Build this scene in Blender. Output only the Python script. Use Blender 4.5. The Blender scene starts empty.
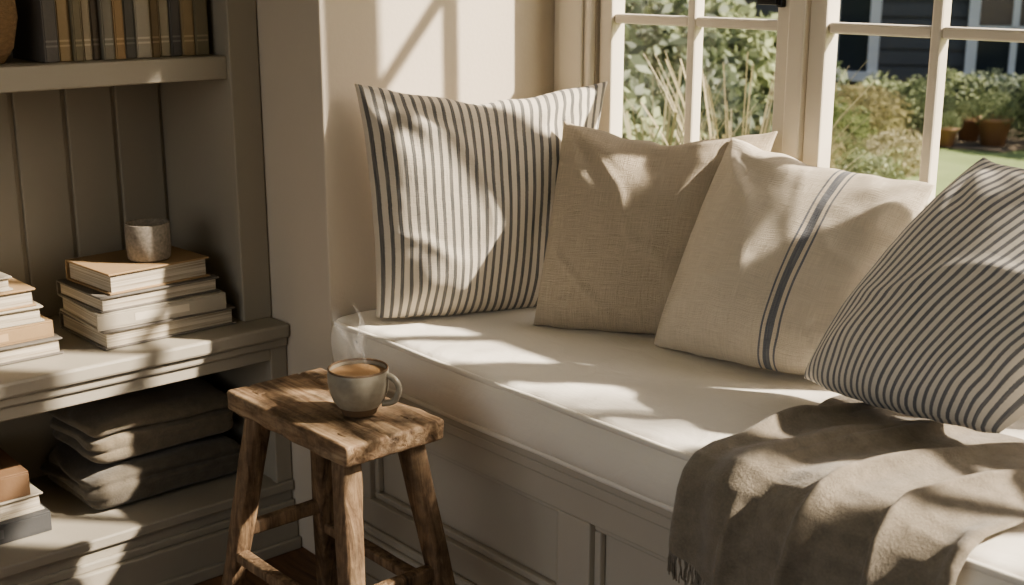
import bpy, bmesh, math, random
from mathutils import Vector, Matrix, noise
random.seed(7)
scene = bpy.context.scene
COL = scene.collection
H = 1.36
try:
    scene.view_settings.view_transform = 'AgX'
    scene.view_settings.look = 'AgX - Medium High Contrast'
except Exception: pass

# ---------------------------------------------------------------- materials
def nt(name):
    m = bpy.data.materials.new(name); m.use_nodes = True
    t = m.node_tree; b = t.nodes["Principled BSDF"]
    return m, t, b
def L(t, a, b): t.links.new(a, b)
def rgb(c): return (c[0], c[1], c[2], 1)

def mat_plain(name, col, rough=0.6, var=0.12, scale=6.0, bump=0.1, bscale=60, metal=0, spec=0.4, stretch=(1,1,1)):
    m, t, b = nt(name); N = t.nodes
    tc = N.new("ShaderNodeTexCoord"); mp = N.new("ShaderNodeMapping"); mp.inputs['Scale'].default_value = stretch
    L(t, tc.outputs['Object'], mp.inputs['Vector'])
    n = N.new("ShaderNodeTexNoise"); n.inputs['Scale'].default_value = scale; n.inputs['Detail'].default_value = 5
    L(t, mp.outputs[0], n.inputs['Vector'])
    mx = N.new("ShaderNodeMix"); mx.data_type = 'RGBA'
    mx.inputs[6].default_value = rgb([max(0, c*(1-var)) for c in col]); mx.inputs[7].default_value = rgb([min(1, c*(1+var)) for c in col])
    L(t, n.outputs['Fac'], mx.inputs[0]); L(t, mx.outputs[2], b.inputs['Base Color'])
    b.inputs['Roughness'].default_value = rough; b.inputs['Metallic'].default_value = metal
    b.inputs['Specular IOR Level'].default_value = spec
    if bump > 0:
        n2 = N.new("ShaderNodeTexNoise"); n2.inputs['Scale'].default_value = bscale; n2.inputs['Detail'].default_value = 3
        L(t, mp.outputs[0], n2.inputs['Vector'])
        bp = N.new("ShaderNodeBump"); bp.inputs['Strength'].default_value = bump; bp.inputs['Distance'].default_value = 0.004
        L(t, n2.outputs['Fac'], bp.inputs['Height']); L(t, bp.outputs[0], b.inputs['Normal'])
    return m

def mat_fabric(name, col, var=0.15, bump=0.35, stripes=None, stripecol=(0.07,0.08,0.11), slub=0.5, uv=True, rough=0.95, fuzz=0.0, thread=55, crease=0.15):
    m, t, b = nt(name); N = t.nodes
    tc = N.new("ShaderNodeTexCoord")
    src = tc.outputs['UV'] if uv else tc.outputs['Object']
    def nz(scl, st):
        mp = N.new("ShaderNodeMapping"); mp.inputs['Scale'].default_value = st
        L(t, src, mp.inputs['Vector'])
        n = N.new("ShaderNodeTexNoise"); n.inputs['Scale'].default_value = scl; n.inputs['Detail'].default_value = 3
        L(t, mp.outputs[0], n.inputs['Vector']); return n.outputs['Fac']
    a = nz(6, (1.5, thread, thread)); c = nz(6, (thread, 1.5, thread)); d = nz(3, (1, 1, 1))
    def math_(op, x, y):
        q = N.new("ShaderNodeMath"); q.operation = op
        for i, v in enumerate((x, y)):
            if isinstance(v, (int, float)): q.inputs[i].default_value = v
            else: L(t, v, q.inputs[i])
        return q.outputs[0]
    s = math_('ADD', math_('MULTIPLY', math_('ADD', a, c), 0.5*slub), math_('MULTIPLY', d, 1-slub))
    mx = N.new("ShaderNodeMix"); mx.data_type = 'RGBA'
    mx.inputs[6].default_value = rgb([max(0, c_*(1-var*2.2)) for c_ in col]); mx.inputs[7].default_value = rgb([min(1, c_*(1+var*2.2)) for c_ in col])
    L(t, s, mx.inputs[0]); out = mx.outputs[2]
    if stripes:
        sp = N.new("ShaderNodeSeparateXYZ"); L(t, src, sp.inputs[0]); u = sp.outputs[0]
        if stripes[0] == 'bands':
            fac = None
            for cc, ww in stripes[1]:
                f = math_('LESS_THAN', math_('ABSOLUTE', math_('SUBTRACT', u, cc), 0), ww/2)
                fac = f if fac is None else math_('MAXIMUM', fac, f)
        else:
            n_, duty = stripes
            j = math_('MULTIPLY', math_('SUBTRACT', a, 0.5), 0.16)
            fr = math_('FRACT', math_('ADD', math_('MULTIPLY', u, n_), j), 0)
            fr2 = math_('ABSOLUTE', math_('SUBTRACT', fr, 0.5), 0)
            fac = math_('LESS_THAN', fr2, duty/2)
        fac = math_('MULTIPLY', fac, math_('ADD', math_('MULTIPLY', c, 0.7), 0.5))
        m2 = N.new("ShaderNodeMix"); m2.data_type = 'RGBA'; m2.inputs[7].default_value = rgb(stripecol)
        L(t, fac, m2.inputs[0]); L(t, out, m2.inputs[6]); out = m2.outputs[2]
    L(t, out, b.inputs['Base Color'])
    b.inputs['Roughness'].default_value = rough; b.inputs['Specular IOR Level'].default_value = 0.15
    b.inputs['Sheen Weight'].default_value = 0.1 + fuzz; b.inputs['Sheen Roughness'].default_value = 0.5
    h = math_('ADD', math_('ADD', a, c), 0)
    bp = N.new("ShaderNodeBump"); bp.inputs['Strength'].default_value = bump; bp.inputs['Distance'].default_value = 0.003
    L(t, h, bp.inputs['Height'])
    n3 = N.new("ShaderNodeTexNoise"); n3.inputs['Scale'].default_value = 7 if uv else 14; n3.inputs['Detail'].default_value = 6; n3.inputs['Distortion'].default_value = 0.8
    L(t, src, n3.inputs['Vector'])
    bp2 = N.new("ShaderNodeBump"); bp2.inputs['Strength'].default_value = crease; bp2.inputs['Distance'].default_value = 0.02
    L(t, n3.outputs['Fac'], bp2.inputs['Height']); L(t, bp.outputs[0], bp2.inputs['Normal']); L(t, bp2.outputs[0], b.inputs['Normal'])
    return m

def mat_wool(name, col, var=0.25):
    m, t, b = nt(name); N = t.nodes
    tc = N.new("ShaderNodeTexCoord")
    n = N.new("ShaderNodeTexNoise"); n.inputs['Scale'].default_value = 260; n.inputs['Detail'].default_value = 4; n.inputs['Roughness'].default_value = 0.7
    n2 = N.new("ShaderNodeTexNoise"); n2.inputs['Scale'].default_value = 40; n2.inputs['Detail'].default_value = 5
    for q in (n, n2): L(t, tc.outputs['Object'], q.inputs['Vector'])
    ad_ = N.new("ShaderNodeMath"); ad_.operation = 'ADD'; L(t, n.outputs['Fac'], ad_.inputs[0]); L(t, n2.outputs['Fac'], ad_.inputs[1])
    hf = N.new("ShaderNodeMath"); hf.operation = 'MULTIPLY'; hf.inputs[1].default_value = 0.5; L(t, ad_.outputs[0], hf.inputs[0])
    mx = N.new("ShaderNodeMix"); mx.data_type = 'RGBA'
    mx.inputs[6].default_value = rgb([max(0, c*(1-var*2.2)) for c in col]); mx.inputs[7].default_value = rgb([c*(1+var*2.2) for c in col])
    L(t, hf.outputs[0], mx.inputs[0]); L(t, mx.outputs[2], b.inputs['Base Color'])
    b.inputs['Roughness'].default_value = 1.0; b.inputs['Specular IOR Level'].default_value = 0.1
    b.inputs['Sheen Weight'].default_value = 0.3; b.inputs['Sheen Roughness'].default_value = 0.5
    bp = N.new("ShaderNodeBump"); bp.inputs['Strength'].default_value = 1.0; bp.inputs['Distance'].default_value = 0.004
    L(t, hf.outputs[0], bp.inputs['Height']); L(t, bp.outputs[0], b.inputs['Normal'])
    return m

def mat_wood(name, c1, c2, axis=0, scale=1.0, rough=0.65, grime=0.0):
    m, t, b = nt(name); N = t.nodes
    tc = N.new("ShaderNodeTexCoord"); mp = N.new("ShaderNodeMapping")
    st = [14*scale]*3; st[axis] = 1.2*scale; mp.inputs['Scale'].default_value = st
    L(t, tc.outputs['Object'], mp.inputs['Vector'])
    n = N.new("ShaderNodeTexNoise"); n.inputs['Scale'].default_value = 4; n.inputs['Detail'].default_value = 8; n.inputs['Roughness'].default_value = 0.65; n.inputs['Distortion'].default_value = 0.8
    L(t, mp.outputs[0], n.inputs['Vector'])
    r = N.new("ShaderNodeValToRGB"); e = r.color_ramp.elements
    e[0].position = 0.3; e[0].color = rgb([c*0.30 for c in c1]); e[1].position = 0.72; e[1].color = rgb(c2)
    k = e.new(0.45); k.color = rgb(c1)
    L(t, n.outputs['Fac'], r.inputs[0]); out = r.outputs[0]
    if grime > 0:
        n2 = N.new("ShaderNodeTexNoise"); n2.inputs['Scale'].default_value = 16; n2.inputs['Detail'].default_value = 6; n2.inputs['Roughness'].default_value = 0.7
        L(t, tc.outputs['Object'], n2.inputs['Vector'])
        r2 = N.new("ShaderNodeValToRGB"); r2.color_ramp.elements[0].position = 0.38; r2.color_ramp.elements[0].color = (1-grime, 1-grime, 1-grime, 1); r2.color_ramp.elements[1].position = 0.58
        L(t, n2.outputs['Fac'], r2.inputs[0])
        mx = N.new("ShaderNodeMix"); mx.data_type = 'RGBA'; mx.blend_type = 'MULTIPLY'; mx.inputs[0].default_value = 1
        L(t, out, mx.inputs[6]); L(t, r2.outputs[0], mx.inputs[7]); out = mx.outputs[2]
    L(t, out, b.inputs['Base Color'])
    b.inputs['Roughness'].default_value = rough
    bp = N.new("ShaderNodeBump"); bp.inputs['Strength'].default_value = 0.8; bp.inputs['Distance'].default_value = 0.006
    L(t, n.outputs['Fac'], bp.inputs['Height']); L(t, bp.outputs[0], b.inputs['Normal'])
    return m

def mat_pages(name):
    m, t, b = nt(name); N = t.nodes
    tc = N.new("ShaderNodeTexCoord"); mp = N.new("ShaderNodeMapping"); mp.inputs['Scale'].default_value = (3, 3, 500)
    L(t, tc.outputs['Object'], mp.inputs['Vector'])
    n = N.new("ShaderNodeTexNoise"); n.inputs['Scale'].default_value = 1.0; n.inputs['Detail'].default_value = 2
    L(t, mp.outputs[0], n.inputs['Vector'])
    r = N.new("ShaderNodeValToRGB"); e = r.color_ramp.elements
    e[0].position = 0.3; e[0].color = (0.28, 0.24, 0.18, 1); e[1].position = 0.65; e[1].color = (0.60, 0.54, 0.44, 1)
    L(t, n.outputs['Fac'], r.inputs[0]); L(t, r.outputs[0], b.inputs['Base Color']); b.inputs['Roughness'].default_value = 0.9
    return m

def mat_leaf(name, c1, c2):
    m, t, b = nt(name); N = t.nodes
    g = N.new("ShaderNodeNewGeometry"); r = N.new("ShaderNodeValToRGB"); e = r.color_ramp.elements
    e[0].color = rgb(c1); e[1].color = rgb(c2); L(t, g.outputs['Random Per Island'], r.inputs[0])
    L(t, r.outputs[0], b.inputs['Base Color']); b.inputs['Roughness'].default_value = 0.6
    tr = N.new("ShaderNodeBsdfTranslucent"); L(t, r.outputs[0], tr.inputs[0])
    ms = N.new("ShaderNodeMixShader"); ms.inputs[0].default_value = 0.3
    L(t, b.outputs[0], ms.inputs[1]); L(t, tr.outputs[0], ms.inputs[2]); L(t, ms.outputs[0], N["Material Output"].inputs[0])
    return m

M_wall = mat_plain("wall_plaster", (0.57, 0.51, 0.425), 0.85, 0.04, 2, 0.12, 90)
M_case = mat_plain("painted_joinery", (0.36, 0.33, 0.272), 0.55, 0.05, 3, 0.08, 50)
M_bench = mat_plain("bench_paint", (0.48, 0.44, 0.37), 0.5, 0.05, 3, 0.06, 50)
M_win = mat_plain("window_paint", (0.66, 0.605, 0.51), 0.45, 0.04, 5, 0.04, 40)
M_ceil = mat_plain("ceiling_paint", (0.7, 0.65, 0.57), 0.9, 0.03, 2, 0.05, 80)
M_floor = mat_wood("floor_wood", (0.14, 0.075, 0.04), (0.26, 0.145, 0.08), 0, 0.5, 0.5)
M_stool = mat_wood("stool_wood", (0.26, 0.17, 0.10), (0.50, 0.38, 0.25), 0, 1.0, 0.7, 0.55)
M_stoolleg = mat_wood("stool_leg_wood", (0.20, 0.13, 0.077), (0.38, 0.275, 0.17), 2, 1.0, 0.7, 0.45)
M_cush = mat_fabric("seat_linen", (0.80, 0.755, 0.67), 0.03, uv=False, bump=0.12, slub=0.3, crease=0.2)
M_pipe = mat_plain("piping_cloth", (0.76, 0.715, 0.635), 0.9, 0.05)
M_tick1 = mat_fabric("ticking_stripe", (0.67, 0.61, 0.51), 0.10, stripes=(28, 0.40), stripecol=(0.095, 0.10, 0.105), crease=0.12)
M_tick2 = mat_fabric("ticking_stripe_fine", (0.73, 0.68, 0.595), 0.08, stripes=(28, 0.42), stripecol=(0.12, 0.13, 0.155), crease=0.12)
M_linen = mat_fabric("natural_linen", (0.53, 0.455, 0.35), 0.28, bump=0.9, slub=0.9)
M_cream = mat_fabric("grain_sack_linen", (0.70, 0.62, 0.50), 0.16, bump=0.8, slub=0.9,
                     stripes=('bands', [(0.640, 0.034), (0.603, 0.009), (0.677, 0.009)]), stripecol=(0.13, 0.15, 0.19))
M_throw = mat_wool("wool_throw", (0.25, 0.217, 0.17), 0.32)
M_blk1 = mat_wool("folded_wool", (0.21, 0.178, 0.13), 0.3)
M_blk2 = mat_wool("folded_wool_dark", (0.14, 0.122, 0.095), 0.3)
M_pages = mat_pages("book_pages")
M_mug = mat_plain("stoneware_glaze", (0.31, 0.285, 0.23), 0.35, 0.35, 60, 0.1, 40)
M_mugbase = mat_plain("raw_clay", (0.16, 0.11, 0.07), 0.8, 0.2, 40)
M_coffee = mat_plain("coffee_crema", (0.40, 0.25, 0.13), 0.3, 0.5, 28, 0)
M_pot = mat_plain("speckled_ceramic", (0.27, 0.24, 0.20), 0.6, 0.6, 160, 0.2, 80)
M_iron = mat_plain("black_iron", (0.02, 0.02, 0.02), 0.4, 0.1)
M_wicker = mat_plain("wicker", (0.24, 0.16, 0.09), 0.8, 0.4, 60, 0.8, 120, stretch=(1, 1, 3))
M_lawn = mat_plain("lawn_grass", (0.19, 0.24, 0.095), 0.9, 0.3, 3, 0.5, 60)
M_soil = mat_plain("soil", (0.15, 0.12, 0.08), 0.95, 0.4, 6)
M_slate = mat_plain("dark_weatherboard", (0.11, 0.113, 0.115), 0.7, 0.2, 3)
M_white = mat_plain("white_trim", (0.7, 0.7, 0.68), 0.6, 0.05)
M_brick = mat_plain("garden_brick", (0.30, 0.17, 0.12), 0.9, 0.4, 8)
M_terra = mat_plain("terracotta", (0.34, 0.19, 0.12), 0.8, 0.2)
M_bark = mat_plain("bark", (0.10, 0.075, 0.05), 0.9, 0.3, 20, 0.6)
M_leafg = mat_leaf("leaf_green", (0.08, 0.11, 0.045), (0.34, 0.38, 0.19))
M_leafd = mat_leaf("leaf_dark", (0.045, 0.065, 0.04), (0.19, 0.23, 0.13))
M_leafo = mat_leaf("leaf_olive", (0.17, 0.16, 0.08), (0.50, 0.45, 0.27))
M_straw = mat_leaf("straw", (0.30, 0.25, 0.14), (0.68, 0.58, 0.38))

m, t, b = nt("window_glass")
tr = t.nodes.new("ShaderNodeBsdfTransparent"); gl = t.nodes.new("ShaderNodeBsdfGlossy"); gl.inputs['Roughness'].default_value = 0.01
ms = t.nodes.new("ShaderNodeMixShader"); ms.inputs[0].default_value = 0.04
L(t, tr.outputs[0], ms.inputs[1]); L(t, gl.outputs[0], ms.inputs[2]); L(t, ms.outputs[0], t.nodes["Material Output"].inputs[0])
M_glass = m
m, t, b = nt("dark_house_glass"); b.inputs['Base Color'].default_value = (0.03, 0.04, 0.05, 1); b.inputs['Roughness'].default_value = 0.1
M_hglass = m
m, t, b = nt("steam_vapour"); N = t.nodes
tc = N.new("ShaderNodeTexCoord"); sx = N.new("ShaderNodeSeparateXYZ"); L(t, tc.outputs['UV'], sx.inputs[0])
def mth(op, x, y=0.0):
    q = N.new("ShaderNodeMath"); q.operation = op
    for i, v in enumerate((x, y)):
        if isinstance(v, (int, float)): q.inputs[i].default_value = v
        else: L(t, v, q.inputs[i])
    return q.outputs[0]
uu = mth('MULTIPLY', mth('MULTIPLY', sx.outputs[0], mth('SUBTRACT', 1.0, sx.outputs[0])), 4.0)
vv = mth('MULTIPLY', mth('MULTIPLY', sx.outputs[1], mth('POWER', mth('SUBTRACT', 1.0, sx.outputs[1]), 1.6)), 5.5)
ns = N.new("ShaderNodeTexNoise"); ns.inputs['Scale'].default_value = 3.0; ns.inputs['Detail'].default_value = 3; L(t, tc.outputs['UV'], ns.inputs['Vector'])
fa = mth('MULTIPLY', mth('MULTIPLY', mth('POWER', uu, 1.8), vv), mth('MULTIPLY', ns.outputs['Fac'], 0.55))
df = N.new("ShaderNodeBsdfTranslucent"); df.inputs[0].default_value = (0.9, 0.88, 0.85, 1); d2 = N.new("ShaderNodeBsdfDiffuse"); d2.inputs[0].default_value = (0.9, 0.88, 0.85, 1)
ad = N.new("ShaderNodeMixShader"); ad.inputs[0].default_value = 0.5; L(t, df.outputs[0], ad.inputs[1]); L(t, d2.outputs[0], ad.inputs[2])
tp = N.new("ShaderNodeBsdfTransparent"); mxs = N.new("ShaderNodeMixShader"); L(t, fa, mxs.inputs[0]); L(t, tp.outputs[0], mxs.inputs[1]); L(t, ad.outputs[0], mxs.inputs[2]); L(t, mxs.outputs[0], N["Material Output"].inputs[0])
M_steam = m

# ---------------------------------------------------------------- mesh helpers
def empty(name):
    e = bpy.data.objects.new(name, None); COL.objects.link(e); e.empty_display_size = 0.1; return e
def mesh_obj(name, verts, faces, mat, parent=None, smooth=False, uvs=None):
    me = bpy.data.meshes.new(name); me.from_pydata([tuple(v) for v in verts], [], faces); me.update()
    o = bpy.data.objects.new(name, me); COL.objects.link(o)
    if mat: me.materials.append(mat)
    if smooth:
        for p in me.polygons: p.use_smooth = True
    if uvs:
        ul = me.uv_layers.new(name="UVMap")
        for lp in me.loops: ul.data[lp.index].uv = uvs[lp.vertex_index]
    if parent: o.parent = parent
    return o
def boxes(name, lst, mat, parent=None, bevel=0.0, seg=2):
    V = []; F = []
    for (x0, x1, y0, y1, z0, z1) in lst:
        k = len(V)
        V += [(x, y, z) for x in (x0, x1) for y in (y0, y1) for z in (z0, z1)]
        F += [tuple(i+k for i in q) for q in [(0,1,3,2), (4,6,7,5), (0,4,5,1), (2,3,7,6), (0,2,6,4), (1,5,7,3)]]
    o = mesh_obj(name, V, F, mat, parent)
    if bevel > 0:
        md = o.modifiers.new("b", 'BEVEL'); md.width = bevel; md.segments = seg; md.limit_method = 'ANGLE'
    return o
def box(name, x0, x1, y0, y1, z0, z1, mat, parent=None, bevel=0.0, seg=2):
    return boxes(name, [(x0, x1, y0, y1, z0, z1)], mat, parent, bevel, seg)
def rounded(name, x0, x1, y0, y1, z0, z1, r, step, mat, parent=None, fn=None):
    nx = max(2, int((x1-x0)/step)); ny = max(2, int((y1-y0)/step)); nz_ = max(4, int((z1-z0)/step))
    def axis(a, b_, n):
        k = 5; s = [a + r*(1-math.cos(math.pi/2*i/k)) for i in range(k)]
        mid = [a+r+(b_-a-2*r)*i/n for i in range(n+1)]
        return s + mid + [b_-(q-a) for q in reversed(s)]
    X = axis(x0, x1, nx); Y = axis(y0, y1, ny); Z = axis(z0, z1, nz_)
    idx = {}; V = []; F = []
    def vid(i, j, k):
        if (i, j, k) not in idx:
            p = Vector((X[i], Y[j], Z[k]))
            q = Vector((min(max(p.x, x0+r), x1-r), min(max(p.y, y0+r), y1-r), min(max(p.z, z0+r), z1-r)))
            d = p-q
            if d.length > 1e-9: p = q + d.normalized()*r
            if fn: p = fn(p)
            idx[(i, j, k)] = len(V); V.append(p)
        return idx[(i, j, k)]
    a, b_, c = len(X)-1, len(Y)-1, len(Z)-1
    for i in range(a):
        for j in range(b_):
            F.append((vid(i,j,0), vid(i,j+1,0), vid(i+1,j+1,0), vid(i+1,j,0)))
            F.append((vid(i,j,c), vid(i+1,j,c), vid(i+1,j+1,c), vid(i,j+1,c)))
    for i in range(a):
        for k in range(c):
            F.append((vid(i,0,k), vid(i+1,0,k), vid(i+1,0,k+1), vid(i,0,k+1)))
            F.append((vid(i,b_,k), vid(i,b_,k+1), vid(i+1,b_,k+1), vid(i+1,b_,k)))
    for j in range(b_):
        for k in range(c):
            F.append((vid(0,j,k), vid(0,j,k+1), vid(0,j+1,k+1), vid(0,j+1,k)))
            F.append((vid(a,j,k), vid(a,j+1,k), vid(a,j+1,k+1), vid(a,j,k+1)))
    return mesh_obj(name, V, F, mat, parent, True)
def lathe(name, prof, cx, cy, z0, mat, parent=None, n=48):
    V = []; F = []
    for r, z in prof:
        for i in range(n):
            a = 2*math.pi*i/n; V.append((cx+r*math.cos(a), cy+r*math.sin(a), z0+z))
    for k in range(len(prof)-1):
        for i in range(n):
            j = (i+1) % n
            F.append((k*n+i, k*n+j, (k+1)*n+j, (k+1)*n+i))
    return mesh_obj(name, V, F, mat, parent, True)
def tube(name, pts, rad, mat, parent=None, cyclic=False, res=4, radii=None):
    cu = bpy.data.curves.new(name, 'CURVE'); cu.dimensions = '3D'; cu.bevel_depth = rad; cu.bevel_resolution = res; cu.use_fill_caps = True
    sp = cu.splines.new('POLY'); sp.points.add(len(pts)-1); sp.use_cyclic_u = cyclic
    for i, p in enumerate(pts):
        sp.points[i].co = (p[0], p[1], p[2], 1)
        if radii: sp.points[i].radius = radii[i]
    sp.use_smooth = True
    o = bpy.data.objects.new(name, cu); COL.objects.link(o); cu.materials.append(mat)
    if parent: o.parent = parent
    return o
def beam(name, p0, p1, w0, w1, mat, parent=None, d0=None, d1=None, bev=0.004):
    p0 = Vector(p0); p1 = Vector(p1); ax = (p1-p0).normalized()
    x = Vector((1, 0, 0)) if abs(ax.x) < 0.8 else Vector((0, 0, 1))
    x = (x - ax*x.dot(ax)).normalized(); y = ax.cross(x)
    d0 = d0 or w0; d1 = d1 or w1; V = []; n = 10
    for i in range(n+1):
        q = i/n; p = p0.lerp(p1, q); w = w0+(w1-w0)*q; d = d0+(d1-d0)*q
        wob = 0.0015
        for sx, sy in ((-1,-1), (1,-1), (1,1), (-1,1)):
            V.append(p + x*(sx*w/2) + y*(sy*d/2) + Vector((random.uniform(-wob, wob), random.uniform(-wob, wob), 0)))
    F = [(3,2,1,0), tuple(n*4+i for i in range(4))]
    for i in range(n):
        for k in range(4):
            F.append((i*4+k, i*4+(k+1)%4, (i+1)*4+(k+1)%4, (i+1)*4+k))
    o = mesh_obj(name, V, F, mat, parent)
    md = o.modifiers.new("b", 'BEVEL'); md.width = bev; md.segments = 3; md.limit_method = 'ANGLE'; md.angle_limit = math.radians(40)
    for p in o.data.polygons: p.use_smooth = True
    return o

# ---------------------------------------------------------------- room shell
XA = -2.255   # alcove end wall
YB = 1.44     # alcove opening plane
YW = 2.12     # window wall inner face
YO = 2.185    # outer face
ZC = 2.6
ZB0, ZB1 = 0.80, 2.24
box("floor", -3.0, 1.9, -2.1, YO, -0.1, 0.0, M_floor)
box("ceiling", -3.0, 1.9, -2.1, YO, ZC, ZC+0.1, M_ceil)
box("wall_left", -3.0, -2.87, -2.1, YB, 0, ZC, M_wall)
box("wall_return_left", -3.0, XA, YB, YO, 0, ZC, M_wall, bevel=0.004)
box("wall_return_right", 0.6, 1.9, YB, YO, 0, ZC, M_wall)
box("wall_right", 1.8, 1.9, -2.1, YB, 0, ZC, M_wall)
boxes("wall_window", [(XA, 0.6, YW, YO, 0, 0.77), (XA, 0.6, YW, YO, ZB1+0.03, ZC),
                      (XA, -2.13, YW, YO, 0.77, ZB1+0.03), (0.24, 0.6, YW, YO, 0.77, ZB1+0.03)], M_wall)
boxes("wall_rear", [(-2.87, -2.2, -2.1, -2.0, 0, ZC), (1.4, 1.8, -2.1, -2.0, 0, ZC),
                    (-2.2, 1.4, -2.1, -2.0, 0, 0.4), (-2.2, 1.4, -2.1, -2.0, 2.3, ZC)], M_wall)
boxes("added_fill_window", [(-2.2, 1.4, -2.08, -2.03, 0.4, 0.45), (-2.2, 1.4, -2.08, -2.03, 2.25, 2.3)] +
      [(x, x+0.05, -2.08, -2.03, 0.45, 2.25) for x in (-2.2, -1.3, -0.42, 0.45, 1.35)], M_win)  # unseen rear window and its opening, added to let fill light in

w = empty("window_1")
fr = []; bars = []; glass = []
P = 0.59; X0 = -2.125
for i in range(4):
    a = X0+i*P; b_ = a+0.55
    y0, y1 = YW+0.005, YW+0.05
    fr += [(a, a+0.04, y0, y1, ZB0-0.02, ZB1+0.02), (b_-0.04, b_, y0, y1, ZB0-0.02, ZB1+0.02),
           (a+0.04, b_-0.04, y0, y1, ZB0-0.02, ZB0+0.02), (a+0.04, b_-0.04, y0, y1, ZB1-0.02, ZB1+0.02)]
    xm = (a+b_)/2
    bars += [(xm-0.011, xm+0.011, y0+0.006, y1-0.006, ZB0+0.02, ZB1-0.02)]
    for z in (1.238, 1.73):
        bars += [(a+0.04, xm-0.011, y0+0.008, y1-0.008, z-0.011, z+0.011), (xm+0.011, b_-0.04, y0+0.008, y1-0.008, z-0.011, z+0.011)]
    glass.append((a+0.03, b_-0.03, y0+0.022, y0+0.024, ZB0, ZB1))
    if i < 3: fr.append((b_, b_+0.04, YW-0.012, YW+0.06, ZB0-0.02, ZB1+0.02))
boxes("sash_frames", fr, M_win, w, 0.004)
boxes("glazing_bars", bars, M_win, w, 0.005)
gverts = []; gf = []
for (x0, x1, y0, y1, z0, z1) in glass:
    k = len(gverts); gverts += [(x0, y0, z0), (x1, y0, z0), (x1, y0, z1), (x0, y0, z1)]; gf.append((k, k+1, k+2, k+3))
mesh_obj("panes", gverts, gf, M_glass, w)
boxes("latch", [(-1.610, -1.594, YW-0.008, YW+0.006, 1.275, 1.36), (-1.65, -1.60, YW-0.02, YW-0.008, 1.28, 1.294)], M_iron, w, 0.003)
boxes("trim_1", [(XA, -2.13, YW-0.02, YW, 0.80, 2.3), (0.23, 0.36, YW-0.02, YW, 0.80, 2.3), (-2.13, 0.23, YW-0.02, YW, ZB1+0.015, ZB1+0.12),
                 (XA+0.03, -2.15, YW-0.032, YW-0.02, 0.80, 2.26)], M_win, None, 0.005)
box("window_sill", XA, 0.36, YW-0.035, YW+0.06, 0.755, 0.782, M_win, None, 0.006)

# ---------------------------------------------------------------- window seat
bs = empty("window_seat")
XE = 0.6
box("carcass", XA, XE, 1.50, YW, 0.0, 0.46, M_bench, bs)
rails = [(XA, XE, 1.472, 1.50, 0.385, 0.47), (XA, XE, 1.472, 1.50, 0.0, 0.20)]
st = [(-2.255, -2.17)]; x = -1.56
while x < XE: st.append((x, x+0.085)); x += 0.72
for a, b_ in st: rails.append((a, min(b_, XE), 1.472, 1.50, 0.20, 0.385))
boxes("face_frame", rails, M_bench, bs, 0.003)
mold = []
edges = [(-2.17, -1.56)] + [(-1.475+0.72*i, -0.84+0.72*i) for i in range(3)]
for a, b_ in edges:
    b_ = min(b_, XE); g = 0.016
    mold += [(a, b_, 1.484, 1.50, 0.385-g, 0.385), (a, b_, 1.484, 1.50, 0.20, 0.20+g), (a, a+g, 1.484, 1.50, 0.20+g, 0.385-g), (b_-g, b_, 1.484, 1.50, 0.20+g, 0.385-g)]
boxes("panel_moulding", mold, M_bench, bs, 0.004)
box("seat_board", XA, XE, 1.452, YW, 0.47, 0.492, M_bench, bs, 0.006)
boxes("rail_bead", [(XA, XE, 1.460, 1.472, 0.445, 0.47)], M_bench, bs, 0.005)
boxes("baseboard_seat", [(XA, XE, 1.452, 1.472, 0, 0.12), (XA, XE, 1.460, 1.472, 0.12, 0.14), (XA, XE, 1.440, 1.452, 0, 0.03)], M_bench, None, 0.005)

cu = empty("seat_cushion")
CX0, CX1, CY0, CY1, CZ0, CZ1 = XA+0.005, XE-0.005, 1.435, YW-0.005, 0.494, 0.61
def cfn(p):
    u = (p.y-CY0)/(CY1-CY0); k = (p.z-CZ0)/(CZ1-CZ0)
    crown = 0.010*math.sin(math.pi*min(max(u, 0), 1))
    n = noise.noise(Vector((p.x*3.2, p.y*4, 0)))*0.007 + noise.noise(Vector((p.x*9, p.y*7, 3)))*0.004
    e = math.exp(-u/0.10)
    n += 0.0026*e*math.sin(p.x*75+3*noise.noise(Vector((p.x*6, 0, 1))))
    if k > 0.5: p.z += (crown+n)*(k-0.5)*2
    if u < 0.1: p.y += -0.012*math.sin(math.pi*min(max(k, 0), 1)) + noise.noise(Vector((p.x*8, p.z*14, 9)))*0.006
    return p
rounded("cushion_body", CX0, CX1, CY0, CY1, CZ0, CZ1, 0.024, 0.016, M_cush, cu, cfn)
def ring(z):
    r = 0.03; pts = []
    e = 0.001
    x0, x1, y0, y1 = CX0+0.004, CX1-0.004, CY0+e, CY1-0.004
    for (cx, cy, a0) in ((x1-r, y1-r, 0), (x0+r, y1-r, 90), (x0+r, y0+r, 180), (x1-r, y0+r, 270)):
        for i in range(7):
            a = math.radians(a0+15*i); pts.append([cx+r*math.cos(a), cy+r*math.sin(a), z])
    out = []
    for i in range(len(pts)):
        a = Vector(pts[i]); b_ = Vector(pts[(i+1) % len(pts)]); n = max(1, int((b_-a).length/0.03))
        for k in range(n):
            q = a.lerp(b_, k/n); q.z += noise.noise(Vector((q.x*5, 2, z)))*0.003; q.y += noise.noise(Vector((q.x*6, 5, z)))*0.002; out.append(q)
    return out
tube("piping_top", ring(CZ1-0.008), 0.006, M_pipe, cu, True)
tube("piping_bottom", ring(CZ0+0.010), 0.006, M_pipe, cu, True)

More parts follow.
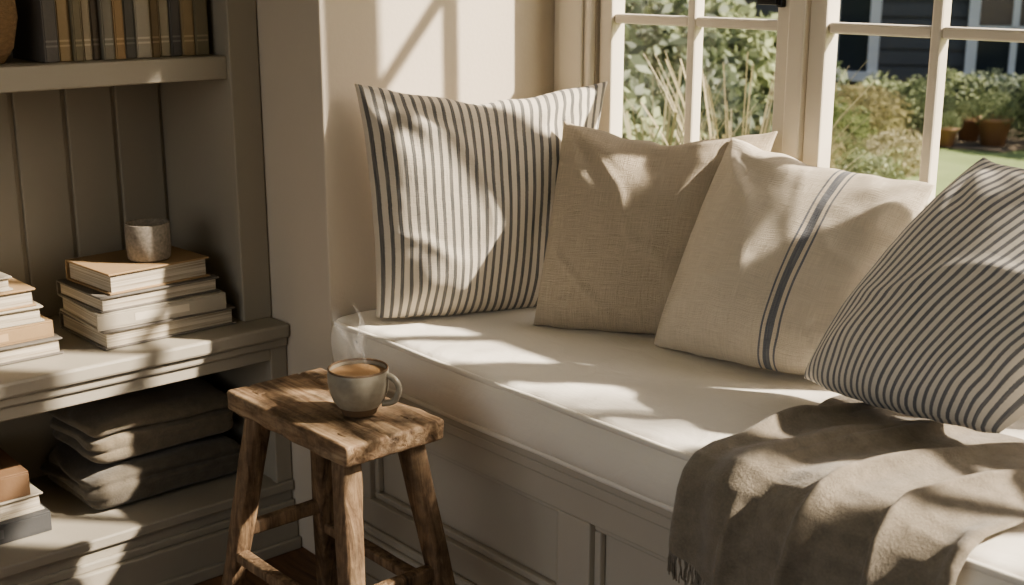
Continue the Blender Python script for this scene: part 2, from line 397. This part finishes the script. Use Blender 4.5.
# ---------------------------------------------------------------- pillows
def pillow(name, BL, BR, TR, TL, T, mat, seed=0, pull=0.07, dent=0.05, n=90, back=0.4, bulge=(0,0,0,0), wr=1.0):
    BL, BR, TR, TL = map(Vector, (BL, BR, TR, TL))
    nrm = ((BR+TR-BL-TL).cross(TL+TR-BL-BR)).normalized()
    if nrm.dot(Vector((0, 0, H))-(BL+TR)/2) < 0: nrm = -nrm
    upv = (TL+TR-BL-BR).normalized()
    V = []; F = []; UV = []
    def P(s, t, side):
        pl = pull-(bulge[0] if s < 0 else bulge[1]); pt = pull-(bulge[2] if t < 0 else bulge[3])
        ss = s*(1-pl*(1-abs(t)**2.4)); tt = t*(1-pt*(1-abs(s)**2.4))
        if t > 0: tt -= dent*(t**3)*(1-abs(s))**1.3*1.3
        u = (ss+1)/2; v = (tt+1)/2
        p = BL*(1-u)*(1-v)+BR*u*(1-v)+TR*u*v+TL*(1-u)*v
        e = max(0, (1-abs(s)**2.4))*max(0, (1-abs(t)**2.4))
        h = T*e**0.47*(1.0-0.16*t)
        cr = 0
        for k, (cx, cy) in enumerate(((-1,-1), (1,-1), (1,1), (-1,1))):
            dx, dy = cx-s, cy-t; d = math.hypot(dx, dy)
            if d < 1.6:
                a = math.atan2(abs(dy), abs(dx)+1e-6)
                cr += math.sin(a*(8+k)+seed*2+k*1.7+1.6*noise.noise(Vector((s*1.5, t*1.5, seed+k))))*math.exp(-((d-0.42)/0.28)**2)*0.007
        w = noise.noise(Vector((s*1.2+seed*7, t*1.2, side)))*0.016 + noise.noise(Vector((s*2.6+seed, t*2.1+seed*3, side*2)))*0.005
        rn = noise.noise(Vector((s*1.2+t*0.8+seed*3.1, t*1.0-s*0.4, seed*5+side)))
        w += 0.005*math.exp(-(rn/0.10)**2)
        w += 0.0020*math.sin(t*26+3*noise.noise(Vector((t*3, seed, 0))))*max(0, abs(s)-0.7)/0.3 + 0.0020*math.sin(s*26+3*noise.noise(Vector((s*3, seed, 4))))*max(0, abs(t)-0.7)/0.3
        if dent > 0.05:
            w -= 0.020*math.exp(-(s/0.25)**2)*max(0, t)**1.5
        h2 = h + (cr+w)*wr*min(1, e*2.0)
        edge = 0.006*noise.noise(Vector((s*4+seed, t*4, 1)))
        if side < 0: h2 = -h2*back
        return p + nrm*h2 + upv*edge
    for side in (1, -1):
        k0 = len(V)
        for j in range(n+1):
            for i in range(n+1):
                s = -math.cos(math.pi*i/n)*0.35+(2*i/n-1)*0.65; t_ = -math.cos(math.pi*j/n)*0.35+(2*j/n-1)*0.65
                V.append(P(s, t_, side)); UV.append(((s+1)/2, (t_+1)/2))
        for j in range(n):
            for i in range(n):
                q = (k0+j*(n+1)+i, k0+j*(n+1)+i+1, k0+(j+1)*(n+1)+i+1, k0+(j+1)*(n+1)+i)
                F.append(q if side > 0 else q[::-1])
    for v in V:
        if v.z < 0.622: v.z = 0.622+(v.z-0.622)*0.08
    o = mesh_obj(name, V, F, mat, None, True, UV)
    bm = bmesh.new(); bm.from_mesh(o.data); bmesh.ops.remove_doubles(bm, verts=bm.verts, dist=0.0004)
    bmesh.ops.recalc_face_normals(bm, faces=bm.faces); bm.to_mesh(o.data); bm.free()
    for p in o.data.polygons: p.use_smooth = True
    return o
pillow("striped_pillow", (-2.160, 1.495, 0.612), (-1.965, 1.93, 0.618), (-2.005, 2.035, 1.105), (-2.215, 1.495, 1.118), 0.108, M_tick1, 1, dent=0.09, bulge=(0.02, 0, 0.08, 0))
pillow("linen_pillow", (-1.895, 1.712, 0.616), (-1.55, 1.95, 0.622), (-1.555, 2.070, 1.035), (-1.972, 1.868, 1.033), 0.095, M_linen, 2, dent=0.10, bulge=(0.04, 0, 0.09, 0))
pillow("grain_sack_pillow", (-1.632, 1.80, 0.616), (-1.22, 1.88, 0.622), (-1.193, 2.06, 0.972), (-1.618, 2.00, 1.02), 0.105, M_cream, 3, dent=0.045, bulge=(0.06, 0.05, 0.10, 0.04))
pillow("striped_pillow", (-1.25, 1.775, 0.652), (-0.86, 1.73, 0.672), (-0.62, 1.99, 0.97), (-1.065, 1.985, 1.045), 0.110, M_tick2, 4, dent=0.03, bulge=(0.15, 0.05, 0.13, 0.05), wr=0.7)

# ---------------------------------------------------------------- throw blanket
def throw():
    root = empty("throw_blanket")
    nu, nv = 170, 170
    path = [(1.84, 0.622), (1.75, 0.624), (1.60, 0.626), (1.50, 0.624), (1.462, 0.621), (1.434, 0.610), (1.415, 0.590), (1.407, 0.56), (1.404, 0.50), (1.403, 0.43), (1.403, 0.36), (1.403, 0.26)]
    ln = [0]
    for i in range(1, len(path)): ln.append(ln[-1]+math.dist(path[i], path[i-1]))
    def at(d):
        for i in range(1, len(path)):
            if d <= ln[i] or i == len(path)-1:
                q = (d-ln[i-1])/(ln[i]-ln[i-1]); a = Vector(path[i-1]); b_ = Vector(path[i])
                return a.lerp(b_, q)
    V = []; F = []
    for j in range(nv+1):
        for i in range(nu+1):
            u = i/nu; lend = 0.566+0.19*u; d = lend*j/nv
            p0 = at(max(0, d-0.02)); p1 = at(min(ln[-1]-1e-4, d+0.02)); tg = (p1-p0).normalized()
            nr = Vector((tg.y, -tg.x))
            p = at(d); hang = min(1, max(0, (d-0.34)/0.12))
            if hang < 0.5 and nr.y < 0: nr = -nr
            if hang >= 0.5 and nr.x > 0: nr = -nr
            q = j/nv
            wv = u*0.42 + 0.17*(q-0.5)*(1-0.7*hang)
            ph = wv*2*math.pi
            s1 = math.sin(ph*9.5+1.0+1.8*noise.noise(Vector((u*2, q*2.0, 0))))
            f = (0.5+0.5*s1)**1.3
            g = 0.5+0.5*math.sin(ph*21+3+2.6*noise.noise(Vector((u*3, q*2, 5))))
            amp = (0.026+0.014*hang)*(0.75+0.5*noise.noise(Vector((u*3.1, q*1.4, 11))))
            off = 0.005+amp*f+0.007*g + 0.008*abs(noise.noise(Vector((u*4, q*4, 2))))
            if q < 0.35: off *= 0.35+0.65*(q/0.35)
            ed = min(u, 1-u)/0.05
            if ed < 1: off = off*(0.35+0.65*ed)
            X = -1.165 + 0.41*u + 0.020*noise.noise(Vector((q*4, u*2, 8))) + 0.013*math.sin(ph*9.5+2.4)
            X += -0.03*hang*(1-u) + 0.05*(1-q)*u - 0.01
            V.append(Vector((X, p.x+nr.x*off, p.y+nr.y*off)))
    for j in range(nv):
        for i in range(nu):
            a = j*(nu+1)+i; F.append((a, a+1, a+nu+2, a+nu+1))
    o = mesh_obj("throw_cloth", V, F, M_throw, root, True)
    md = o.modifiers.new("s", 'SOLIDIFY'); md.thickness = 0.007; md.offset = 0
    md = o.modifiers.new("ss", 'SUBSURF'); md.levels = 1; md.render_levels = 1
    FV = []; FF = []
    base = nv*(nu+1)
    for i in range(0, nu+1):
        for r_ in range(2):
            p = V[base+i] + Vector((random.uniform(-.0015, .0015), random.uniform(-.002, .002), 0.002))
            dx = random.uniform(-.006, .006); dy = random.uniform(-.004, .004); ln_ = random.uniform(.035, .05)
            rad = 0.0011; k = len(FV); seg = 4
            for s_ in range(seg+1):
                q = s_/seg; c = p+Vector((dx*q*q+0.001*math.sin(q*9+i), dy*q, -ln_*q))
                for a in range(3):
                    an = a*2.094; FV.append(c+Vector((math.cos(an)*rad, math.sin(an)*rad, 0)))
            for s_ in range(seg):
                for a in range(3):
                    FF.append((k+s_*3+a, k+s_*3+(a+1)%3, k+(s_+1)*3+(a+1)%3, k+(s_+1)*3+a))
    mesh_obj("fringe", FV, FF, M_throw, root, True)
throw()

# ---------------------------------------------------------------- stool
sroot = empty("wooden_stool")
SX0, SX1, SY0, SY1, SZ = -2.055, -1.655, 1.072, 1.286, 0.58
def sfn(p):
    n = noise.noise(Vector((p.x*7, p.y*9, p.z*5)))*0.006 + noise.noise(Vector((p.x*25, p.y*60, p.z*30)))*0.0024
    p = p + Vector((n*0.9, n*1.3, n*0.6))
    if p.z > SZ-0.012:
        for (yc, ws, xs, sg, dp) in ((1.17, 0.003, -1.80, 1, 0.007), (1.225, 0.0025, -1.90, -1, 0.006), (1.115, 0.0022, -1.86, -1, 0.005), (1.245, 0.002, -1.74, 1, 0.005), (1.13, 0.002, -1.76, 1, 0.004)):
            p.z -= dp*math.exp(-((p.y-yc-0.006*math.sin(p.x*20+yc*50))/ws)**2)*min(1, max(0, sg*(p.x-xs)/0.05))
    return p
rounded("seat_plank", SX0, SX1, SY0, SY1, SZ-0.038, SZ, 0.007, 0.0045, M_stool, sroot, sfn)
cor = {'A': (SX0+0.055, SY0+0.04, -1, -1), 'B': (SX1-0.055, SY0+0.04, 1, -1), 'C': (SX1-0.055, SY1-0.04, 1, 1), 'D': (SX0+0.055, SY1-0.04, -1, 1)}
legs = {}
for i, (k, (x, y, dx, dy)) in enumerate(cor.items()):
    top = Vector((x, y, SZ-0.036)); ft = Vector((x+dx*0.10, y+dy*0.06, 0.0)); legs[k] = (top, ft)
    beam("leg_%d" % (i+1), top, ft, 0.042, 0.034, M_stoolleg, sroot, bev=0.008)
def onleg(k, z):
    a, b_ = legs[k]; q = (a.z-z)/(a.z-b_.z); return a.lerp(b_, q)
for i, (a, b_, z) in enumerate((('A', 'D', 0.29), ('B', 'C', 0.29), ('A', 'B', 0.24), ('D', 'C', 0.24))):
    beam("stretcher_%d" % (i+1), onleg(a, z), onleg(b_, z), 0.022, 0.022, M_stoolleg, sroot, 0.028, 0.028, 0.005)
for i, (k, (x, y, dx, dy)) in enumerate(cor.items()):
    box("tenon_%d" % (i+1), x-0.012, x+0.012, y-0.009, y+0.009, SZ-0.01, SZ+0.0015, M_stoolleg, sroot, 0.002)

# ---------------------------------------------------------------- coffee mug
mroot = empty("coffee_mug")
mx_, my_ = -1.776, 1.187; mz = SZ+0.003
outer = [(0.0, 0.0), (0.026, 0.0), (0.031, 0.003), (0.033, 0.010), (0.038, 0.016), (0.046, 0.027), (0.052, 0.043), (0.0545, 0.060), (0.0545, 0.076), (0.0535, 0.084), (0.0525, 0.0855),
         (0.0508, 0.084), (0.0508, 0.076), (0.049, 0.050), (0.038, 0.022), (0.0, 0.014)]
lathe("mug_body", outer[4:], mx_, my_, mz, M_mug, mroot)
lathe("mug_foot", outer[:5], mx_, my_, mz, M_mugbase, mroot)
lathe("mug_rim", [(0.0538, 0.0825), (0.0540, 0.0845), (0.0526, 0.0862), (0.0508, 0.0852), (0.0506, 0.0825)], mx_, my_, mz, M_mugbase, mroot)
lathe("coffee", [(0.0, 0.0755), (0.03, 0.0755), (0.0505, 0.0758)], mx_, my_, mz, M_coffee, mroot)
hd = Vector((0.80, 0.60, 0)).normalized()
hp = []
for i in range(15):
    a = math.radians(100-200*i/14)
    r = 0.049+0.026*math.cos(a); z = 0.050+0.024*math.sin(a)-(0.004 if i > 9 else 0)
    hp.append(Vector((mx_, my_, mz+z))+hd*r)
tube("mug_handle", hp, 0.0062, M_mug, mroot, radii=[1.15]+[0.95]*13+[1.2])
for wi, (ox, oy, hh, wd_, ph0) in enumerate(((-0.015, -0.010, 0.12, 0.024, 0.3), (0.012, 0.01, 0.10, 0.022, 2.0), (-0.005, 0.008, 0.13, 0.018, 4.1))):
    V = []; F = []; UV = []; n = 40; k = 8
    for j in range(n+1):
        q = j/n; cx = mx_+ox+0.014*math.sin(q*5+ph0)*q-0.015*q; cy = my_+oy+0.014*math.cos(q*4.2+ph0)*q; a = ph0+q*2.4
        ww = wd_*(0.5+0.7*q)
        for i in range(k+1):
            s = i/k*2-1; V.append((cx+math.cos(a)*s*ww, cy+math.sin(a)*s*ww+0.005*math.sin(s*3+q*6), mz+0.078+q*hh)); UV.append((i/k, q))
    for j in range(n):
        for i in range(k):
            a = j*(k+1)+i; F.append((a, a+1, a+k+2, a+k+1))
    mesh_obj("steam_wisp_%d" % (wi+1), V, F, M_steam, mroot, True, UV)

# ---------------------------------------------------------------- bookcase
bc = empty("built_in_bookcase")
XF = -2.522; XL = -2.43; XB = -2.868; Y0 = -0.9; YE = YB-0.002
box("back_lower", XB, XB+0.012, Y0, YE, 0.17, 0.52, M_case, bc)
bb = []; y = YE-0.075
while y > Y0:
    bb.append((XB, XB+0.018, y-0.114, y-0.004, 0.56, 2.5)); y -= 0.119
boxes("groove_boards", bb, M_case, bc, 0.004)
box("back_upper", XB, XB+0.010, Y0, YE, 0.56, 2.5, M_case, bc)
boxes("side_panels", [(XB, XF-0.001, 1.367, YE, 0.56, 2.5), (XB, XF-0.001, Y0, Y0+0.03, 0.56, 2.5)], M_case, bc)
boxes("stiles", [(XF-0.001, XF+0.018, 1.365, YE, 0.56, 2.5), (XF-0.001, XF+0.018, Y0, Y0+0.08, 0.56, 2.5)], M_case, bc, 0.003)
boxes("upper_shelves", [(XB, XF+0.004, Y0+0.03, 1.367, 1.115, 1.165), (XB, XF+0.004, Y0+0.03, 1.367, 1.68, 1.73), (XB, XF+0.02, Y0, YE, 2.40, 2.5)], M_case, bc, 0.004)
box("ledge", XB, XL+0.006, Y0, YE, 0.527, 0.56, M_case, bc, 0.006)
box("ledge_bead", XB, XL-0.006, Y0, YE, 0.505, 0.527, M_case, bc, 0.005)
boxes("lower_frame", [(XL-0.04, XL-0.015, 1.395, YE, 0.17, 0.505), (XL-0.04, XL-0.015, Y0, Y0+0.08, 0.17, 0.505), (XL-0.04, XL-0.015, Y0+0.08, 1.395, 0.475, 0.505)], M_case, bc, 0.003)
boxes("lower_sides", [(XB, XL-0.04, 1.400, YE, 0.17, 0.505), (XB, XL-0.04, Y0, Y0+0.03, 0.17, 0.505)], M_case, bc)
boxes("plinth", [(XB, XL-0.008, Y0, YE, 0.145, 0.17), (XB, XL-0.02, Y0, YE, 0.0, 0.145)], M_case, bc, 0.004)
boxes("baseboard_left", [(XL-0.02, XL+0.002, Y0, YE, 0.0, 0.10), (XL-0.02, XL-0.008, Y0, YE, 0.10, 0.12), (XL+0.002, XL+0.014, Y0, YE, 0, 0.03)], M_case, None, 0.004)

# ---------------------------------------------------------------- books
covers = {}
def cov(c):
    k = tuple(c)
    if k not in covers: covers[k] = mat_plain("book_cover_%d" % len(covers), c, 0.7, 0.12, 12, 0.1, 120)
    return covers[k]
def flat_book(parent, i, cx, cy, z, W, Ly, T, rot, c, spine_front):
    g = 0.0042; s = 1 if spine_front else -1
    pg = box("pages_%d" % i, -W/2+g*1.4, W/2-g*1.4, -Ly/2+g*1.6, Ly/2-g*1.6, g, T-g, M_pages, parent)
    lst = [(-W/2, W/2, -Ly/2, Ly/2, 0, g), (-W/2, W/2, -Ly/2, Ly/2, T-g, T)]
    lst.append((W/2-g, W/2+0.001, -Ly/2, Ly/2, g, T-g) if s > 0 else (-W/2-0.001, -W/2+g, -Ly/2, Ly/2, g, T-g))
    cv = boxes("cover_%d" % i, lst, cov(c), parent, 0.001)
    for o in (pg, cv):
        o.matrix_local = Matrix.Translation((cx, cy, z)) @ Matrix.Rotation(math.radians(rot), 4, 'Z')
    if s > 0:
        lb = box("label_%d" % i, W/2+0.0005, W/2+0.0016, -Ly*0.22, Ly*0.2, T*0.28, T*0.72, cov([min(1, q*1.35+0.03) for q in c]), parent)
        lb.matrix_local = Matrix.Translation((cx, cy, z)) @ Matrix.Rotation(math.radians(rot), 4, 'Z')
def stack(name, z, items):
    r = empty(name)
    for i, (cx, cy, W, Ly, T, rot, c, sp) in enumerate(items):
        flat_book(r, i+1, cx, cy, z, W, Ly, T, rot, c, sp); z += T+0.0005
    return z
GR = (0.17, 0.155, 0.135); CR = (0.42, 0.38, 0.31); TN = (0.33, 0.23, 0.13); BR = (0.19, 0.115, 0.065); DK = (0.08, 0.08, 0.08); OL = (0.22, 0.19, 0.13)
zt = stack("book_stack", 0.561, [
    (-2.62, 1.185, 0.235, 0.315, 0.040, 1, GR, False), (-2.62, 1.175, 0.225, 0.30, 0.038, -2, CR, True),
    (-2.625, 1.170, 0.22, 0.285, 0.034, 2, GR, False), (-2.625, 1.172, 0.20, 0.245, 0.046, 4, TN, False)])
stack("book_stack", 0.561, [(-2.65, 0.79, 0.22, 0.33, 0.036, 0, GR, False), (-2.655, 0.78, 0.21, 0.32, 0.036, 2, TN, True), (-2.66, 0.775, 0.20, 0.31, 0.034, -2, CR, False),
    (-2.66, 0.765, 0.20, 0.30, 0.038, 1, TN, False), (-2.66, 0.73, 0.19, 0.28, 0.030, 3, CR, False)])
stack("book_stack", 0.171, [(-2.66, 0.725, 0.23, 0.34, 0.045, 0, DK, True), (-2.665, 0.72, 0.22, 0.33, 0.04, 2, CR, False), (-2.67, 0.71, 0.21, 0.31, 0.055, -1, BR, True)])
lathe("ceramic_cup", [(0.0, 0), (0.043, 0), (0.047, 0.004), (0.049, 0.03), (0.049, 0.080), (0.047, 0.082), (0.044, 0.080), (0.043, 0.02), (0.0, 0.015)], -2.60, 1.19, zt+0.001, M_pot)
ur = empty("upright_books"); y = 1.350; i = 0
cols = [OL, (0.34,0.26,0.16), (0.14,0.13,0.12), (0.40,0.355,0.27), (0.20,0.15,0.09), (0.42,0.38,0.31), (0.12,0.115,0.10), (0.33,0.23,0.13), (0.24,0.22,0.18), (0.11,0.09,0.07), (0.37,0.32,0.24)]
while y > 0.985:
    T = random.uniform(0.018, 0.038); hh = random.uniform(0.22, 0.29); dd = random.uniform(0.16, 0.19); xf = -2.56-random.uniform(0, 0.02); c = cols[i % len(cols)]
    g = 0.003
    boxes("pages_%d" % (i+1), [(xf-dd+g, xf-g, y-T+g, y-g, 1.166+g, 1.166+hh-g*2)], M_pages, ur)
    boxes("cover_%d" % (i+1), [(xf-dd, xf, y-T, y-T+g, 1.166, 1.166+hh), (xf-dd, xf, y-g, y, 1.166, 1.166+hh), (xf-g, xf+0.001, y-T+g, y-g, 1.166, 1.166+hh)], cov(c), ur, 0.0012)
    bx = [(xf+0.001, xf+0.0018, y-T+g, y-g, 1.166+z_, 1.166+z_+0.004) for z_ in (0.03, 0.04, 0.16)]
    boxes("spine_bands_%d" % (i+1), bx, cov([min(1, q*1.4+0.03) for q in c]), ur)
    y -= T+0.001; i += 1
lathe("wicker_vase", [(0, 0), (0.055, 0), (0.075, 0.03), (0.088, 0.09), (0.085, 0.15), (0.06, 0.2), (0.045, 0.22), (0.05, 0.25), (0.044, 0.25), (0.04, 0.22), (0, 0.02)], -2.63, 0.866, 1.166, M_wicker)

# ---------------------------------------------------------------- folded blankets
def folded(name, x0, x1, y0, y1, z0, z1, grooves, mat, seed):
    th = z1-z0
    def fn(p):
        k = (p.z-z0)/th; v = (p.y-y0)/(y1-y0); u = (p.x-x0)/(x1-x0)
        for gi, g in enumerate(grooves):
            gz = z0+th*g+0.005*noise.noise(Vector((p.x*6, p.y*6, gi+seed)))
            s = math.exp(-((p.z-gz)/0.005)**2)
            if v < 0.14: p.y += 0.020*s*(1-v/0.14)
            if u > 0.86 and gi % 2 == 1: p.x -= 0.018*s*(u-0.86)/0.14
        gs = [0]+list(grooves)+[1]
        for a, b_ in zip(gs, gs[1:]):
            if a <= k <= b_:
                bl = math.sin(math.pi*(k-a)/(b_-a))*0.006
                if v < 0.1: p.y -= bl
                if u > 0.9: p.x += bl*0.6
        n = noise.noise(Vector((p.x*5+seed, p.y*5, k)))*0.011+noise.noise(Vector((p.x*13, p.y*11, seed+k)))*0.005
        p.z += n*max(0, k-0.1) - 0.014*k*(abs(2*v-1)**3)
        if u > 0.6: p.x += 0.012*noise.noise(Vector((p.y*6, p.z*25, seed)))*(u-0.6)/0.4
        if v < 0.3: p.y += 0.016*noise.noise(Vector((p.x*8, p.z*45, seed+3)))*(0.3-v)/0.3
        return p
    return rounded(name, x0, x1, y0, y1, z0, z1, 0.034, 0.006, mat, None, fn)
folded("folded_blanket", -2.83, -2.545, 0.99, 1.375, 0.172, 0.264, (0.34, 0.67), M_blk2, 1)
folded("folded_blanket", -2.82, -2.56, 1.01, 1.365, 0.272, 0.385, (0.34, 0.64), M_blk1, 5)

# ---------------------------------------------------------------- garden
GZ = -0.3
mesh_obj("lawn", [(-40, 2.6, GZ), (20, 2.6, GZ), (20, 45, GZ), (-40, 45, GZ)], [(0, 1, 2, 3)], M_lawn)
def pol(th, D): return (-D*math.sin(math.radians(th)), D*math.cos(math.radians(th)))
def leaf_cloud(n, R, size, squash=0.8, seed=0):
    rnd = random.Random(seed); V = []; F = []
    for i in range(n):
        d = Vector((rnd.gauss(0, 1), rnd.gauss(0, 1), rnd.gauss(0, 1))).normalized()
        r = R*(0.55+0.5*rnd.random()**0.5)*(1+0.3*noise.noise(d*2+Vector((seed, 0, 0))))
        c = Vector((d.x*r, d.y*r, max(-0.05, d.z*r*squash+R*squash*0.75)))
        a = Vector((rnd.gauss(0, 1), rnd.gauss(0, 1), rnd.gauss(0, 1))).normalized(); b_ = a.orthogonal().normalized()
        s = size*rnd.uniform(0.6, 1.4); k = len(V)
        V += [c-a*s, c+b_*s*0.42, c+a*s, c-b_*s*0.42]; F.append((k, k+1, k+2, k+3))
    return V, F
protos = []
for s, mt in ((1, M_leafg), (2, M_leafd), (3, M_leafo)):
    V, F = leaf_cloud(2600, 1.0, 0.07, 0.8, s); me = bpy.data.meshes.new("shrub_mesh"); me.from_pydata([tuple(v) for v in V], [], F); me.materials.append(mt); protos.append(me)
def shrub(th, D, r, kind, zs=1.0):
    o = bpy.data.objects.new("garden_shrub", protos[kind]); COL.objects.link(o); x, y = pol(th, D)
    o.location = (x, y, GZ); o.scale = (r, r, r*zs); o.rotation_euler = (0, 0, random.uniform(0, 6))
for a in [(46.5, 6.6, 0.7, 0, 1.1), (43.8, 7.4, 0.5, 2, 1), (41, 8.5, 0.6, 1, 1.1), (38.8, 7.8, 0.42, 0, 0.9), (36.8, 9.3, 0.45, 2, 0.8), (44, 11, 1.0, 1, 1.2), (40.5, 12.5, 1.0, 0, 1), (37.8, 13, 0.8, 1, 1),
          (35.3, 11.0, 0.45, 0, 0.9), (33.8, 12.2, 0.5, 2, 0.8), (32.6, 13.2, 0.5, 0, 0.8), (31.4, 13.0, 0.42, 1, 0.9), (25.4, 13.4, 0.5, 1, 0.9), (23.8, 12.6, 0.6, 0, 1), (29.6, 14.2, 0.5, 0, 0.8), (27.8, 14.2, 0.5, 1, 0.8),
          (34.0, 8.0, 0.24, 2, 1), (33.0, 9.4, 0.24, 0, 1), (31.8, 10.6, 0.25, 2, 1), (48, 14, 2, 0, 1.3), (50, 8, 1.0, 1, 1.3), (22, 9, 0.6, 0, 1), (53, 12, 2, 1, 1.3), (43.5, 24, 2.2, 0, 1.2), (47, 21, 2.8, 1, 1.3)]:
    shrub(*a)
def grass(th, D, hgt, n, spread, mt, seed):
    rnd = random.Random(seed); x, y = pol(th, D); V = []; F = []
    for i in range(n):
        a = rnd.uniform(0, 6.28); ln_ = hgt*rnd.uniform(0.6, 1.1); lean = spread*rnd.uniform(0.2, 1); w = 0.005
        side = Vector((-math.sin(a), math.cos(a), 0)); k = len(V); m_ = 7
        for s_ in range(m_+1):
            q = s_/m_; c = Vector((x+math.cos(a)*(lean*q*q+0.05), y+math.sin(a)*(lean*q*q+0.05), GZ+ln_*(q-0.25*q**3*lean/hgt)))
            ww = w*(1-q*0.6)*(3.0 if (q > 0.8 and i % 3 == 0) else 1); V += [c-side*ww, c+side*ww]
        for s_ in range(m_): F.append((k+2*s_, k+2*s_+1, k+2*s_+3, k+2*s_+2))
    mesh_obj("ornamental_grass", V, F, mt)
grass(38.6, 5.2, 1.3, 110, 0.6, M_straw, 1); grass(42.3, 5.4, 1.2, 90, 0.5, M_leafo, 2); grass(45, 5.0, 1.0, 90, 0.5, M_leafg, 3); grass(35.6, 6.6, 0.55, 80, 0.4, M_straw, 4)
mesh_obj("flower_bed", [(-14, 8.8, GZ+0.01), (-5.6, 10.8, GZ+0.01), (-5, 18, GZ+0.01), (-16, 18, GZ+0.01)], [(0, 1, 2, 3)], M_soil)
hr = empty("neighbour_house"); hx, hy = pol(31.5, 17.0)
box("facade", -4, 5, 0, 4, 0, 5, M_slate, hr)
boxes("weatherboards", [(-4, 5, -0.03, 0.0, 0.02+0.2*i, 0.18+0.2*i) for i in range(24)], M_slate, hr)
fw = []; gw = []
for cx in (-0.95, 1.2, 3.3):
    fw += [(cx-0.55, cx-0.42, -0.1, -0.03, 0.30, 2.4), (cx+0.42, cx+0.55, -0.1, -0.03, 0.30, 2.4), (cx-0.58, cx+0.58, -0.14, -0.03, 0.20, 0.32), (cx-0.55, cx+0.55, -0.1, -0.03, 2.3, 2.42),
           (cx-0.04, cx+0.04, -0.09, -0.03, 0.32, 2.3), (cx-0.42, cx+0.42, -0.09, -0.03, 0.85, 0.92)]
    gw.append((cx-0.42, cx+0.42, -0.05, -0.03, 0.32, 2.3))
boxes("white_window_frames", fw, M_white, hr); boxes("house_glass", gw, M_hglass, hr)
boxes("brick_wing", [(4.2, 9, -1.2, -0.2, 0, 4)], M_brick, hr)
hr.location = (hx, hy, GZ); hr.rotation_euler = (0, 0, math.radians(28))
for th, D, r in ((27.9, 12.6, 0.15), (28.9, 12.9, 0.12), (29.8, 12.4, 0.10)):
    x, y = pol(th, D); pr = empty("potted_plant")
    lathe("terracotta_pot", [(0, 0), (r*0.7, 0), (r, r*1.5), (r*1.08, r*1.5), (r*1.08, r*1.75), (r*0.95, r*1.75), (r*0.9, r*1.5), (0, r*1.4)], x, y, GZ+0.012, M_terra, pr, 24)
    o = bpy.data.objects.new("plant", protos[0]); COL.objects.link(o); o.parent = pr; o.location = (x, y, GZ+r*1.5); o.scale = (r*1.3, r*1.3, r*1.3)
tr_ = empty("garden_tree"); rnd = random.Random(11)
tube("trunk", [(3.6, 6.0, GZ), (3.55, 5.9, 0.8), (3.4, 5.8, 1.8), (3.2, 5.6, 2.8), (3.0, 5.5, 3.8), (2.9, 5.4, 4.9), (2.8, 5.3, 5.8)], 0.08, M_bark, tr_, radii=[1.3, 1.1, 1, .9, .7, .5, .35])
LV = []; LF = []
for bi in range(7):
    z = 2.8+2.6*bi/6; p = Vector((3.1, 5.5, z)); d = Vector((-1, -0.62+rnd.uniform(-.35, .35), rnd.uniform(-.12, .2))).normalized(); pts = []
    n = 18; L_ = rnd.uniform(2.2, 3.4)
    for s_ in range(n+1):
        pts.append(p.copy()); d = (d+Vector((rnd.uniform(-.15, .15), rnd.uniform(-.15, .15), rnd.uniform(-.16, .12)))).normalized(); p += d*L_/n
        if s_ > 3:
            for q in range(rnd.randint(0, 2)):
                c = pts[-1]+Vector((rnd.gauss(0, .10), rnd.gauss(0, .10), rnd.gauss(0, .09)))
                a = Vector((rnd.gauss(0, 1), rnd.gauss(0, 1), rnd.gauss(0, 1)-.5)).normalized(); b_ = a.orthogonal().normalized(); s2 = rnd.uniform(.03, .05); k = len(LV)
                LV += [c-a*s2, c+b_*s2*.45, c+a*s2, c-b_*s2*.45]; LF.append((k, k+1, k+2, k+3))
    tube("branch_%d" % (bi+1), pts, 0.012, M_bark, tr_, res=2, radii=[1.5-1.2*i/n for i in range(n+1)])
mesh_obj("leaves", LV, LF, M_leafg, tr_)

# ---------------------------------------------------------------- light
sd = Vector((1.0, 0.90, 1.02)).normalized()
sl = bpy.data.lights.new("sun", 'SUN'); sl.energy = 13.5; sl.angle = math.radians(1.2); sl.color = (1.0, 0.89, 0.75)
so = bpy.data.objects.new("sun", sl); COL.objects.link(so); so.rotation_euler = sd.to_track_quat('Z', 'Y').to_euler(); so.location = (6, 6, 5)
wd = bpy.data.worlds.new("World"); scene.world = wd; wd.use_nodes = True; t = wd.node_tree
sky = t.nodes.new("ShaderNodeTexSky"); sky.sky_type = 'NISHITA'; sky.sun_disc = False; sky.sun_elevation = math.radians(33); sky.sun_rotation = math.radians(50); sky.dust_density = 4
bg = t.nodes["Background"]; bg.inputs[1].default_value = 0.22; t.links.new(sky.outputs[0], bg.inputs[0])
al = bpy.data.lights.new("added_rear_fill", 'AREA'); al.shape = 'RECTANGLE'; al.size = 3.4; al.size_y = 1.8; al.energy = 27; al.color = (1.0, 0.93, 0.83)  # added fill lamp behind the camera, lifts the room-side shade
ao = bpy.data.objects.new("added_rear_fill", al); COL.objects.link(ao); ao.location = (-0.4, -2.25, 1.4); ao.rotation_euler = (math.radians(90), 0, 0)

# ---------------------------------------------------------------- camera
cd = bpy.data.cameras.new("camera"); co = bpy.data.objects.new("camera", cd); COL.objects.link(co)
yaw = math.radians(48.9); pit = math.radians(14.67)
f = Vector((-math.sin(yaw)*math.cos(pit), math.cos(yaw)*math.cos(pit), -math.sin(pit)))
co.location = (0, 0, H); co.rotation_euler = f.to_track_quat('-Z', 'Y').to_euler()
cd.sensor_width = 36; cd.lens = 1255/1024*36; cd.clip_start = 0.05
cd.dof.use_dof = True; cd.dof.focus_distance = 2.45; cd.dof.aperture_fstop = 5.0
scene.camera = co
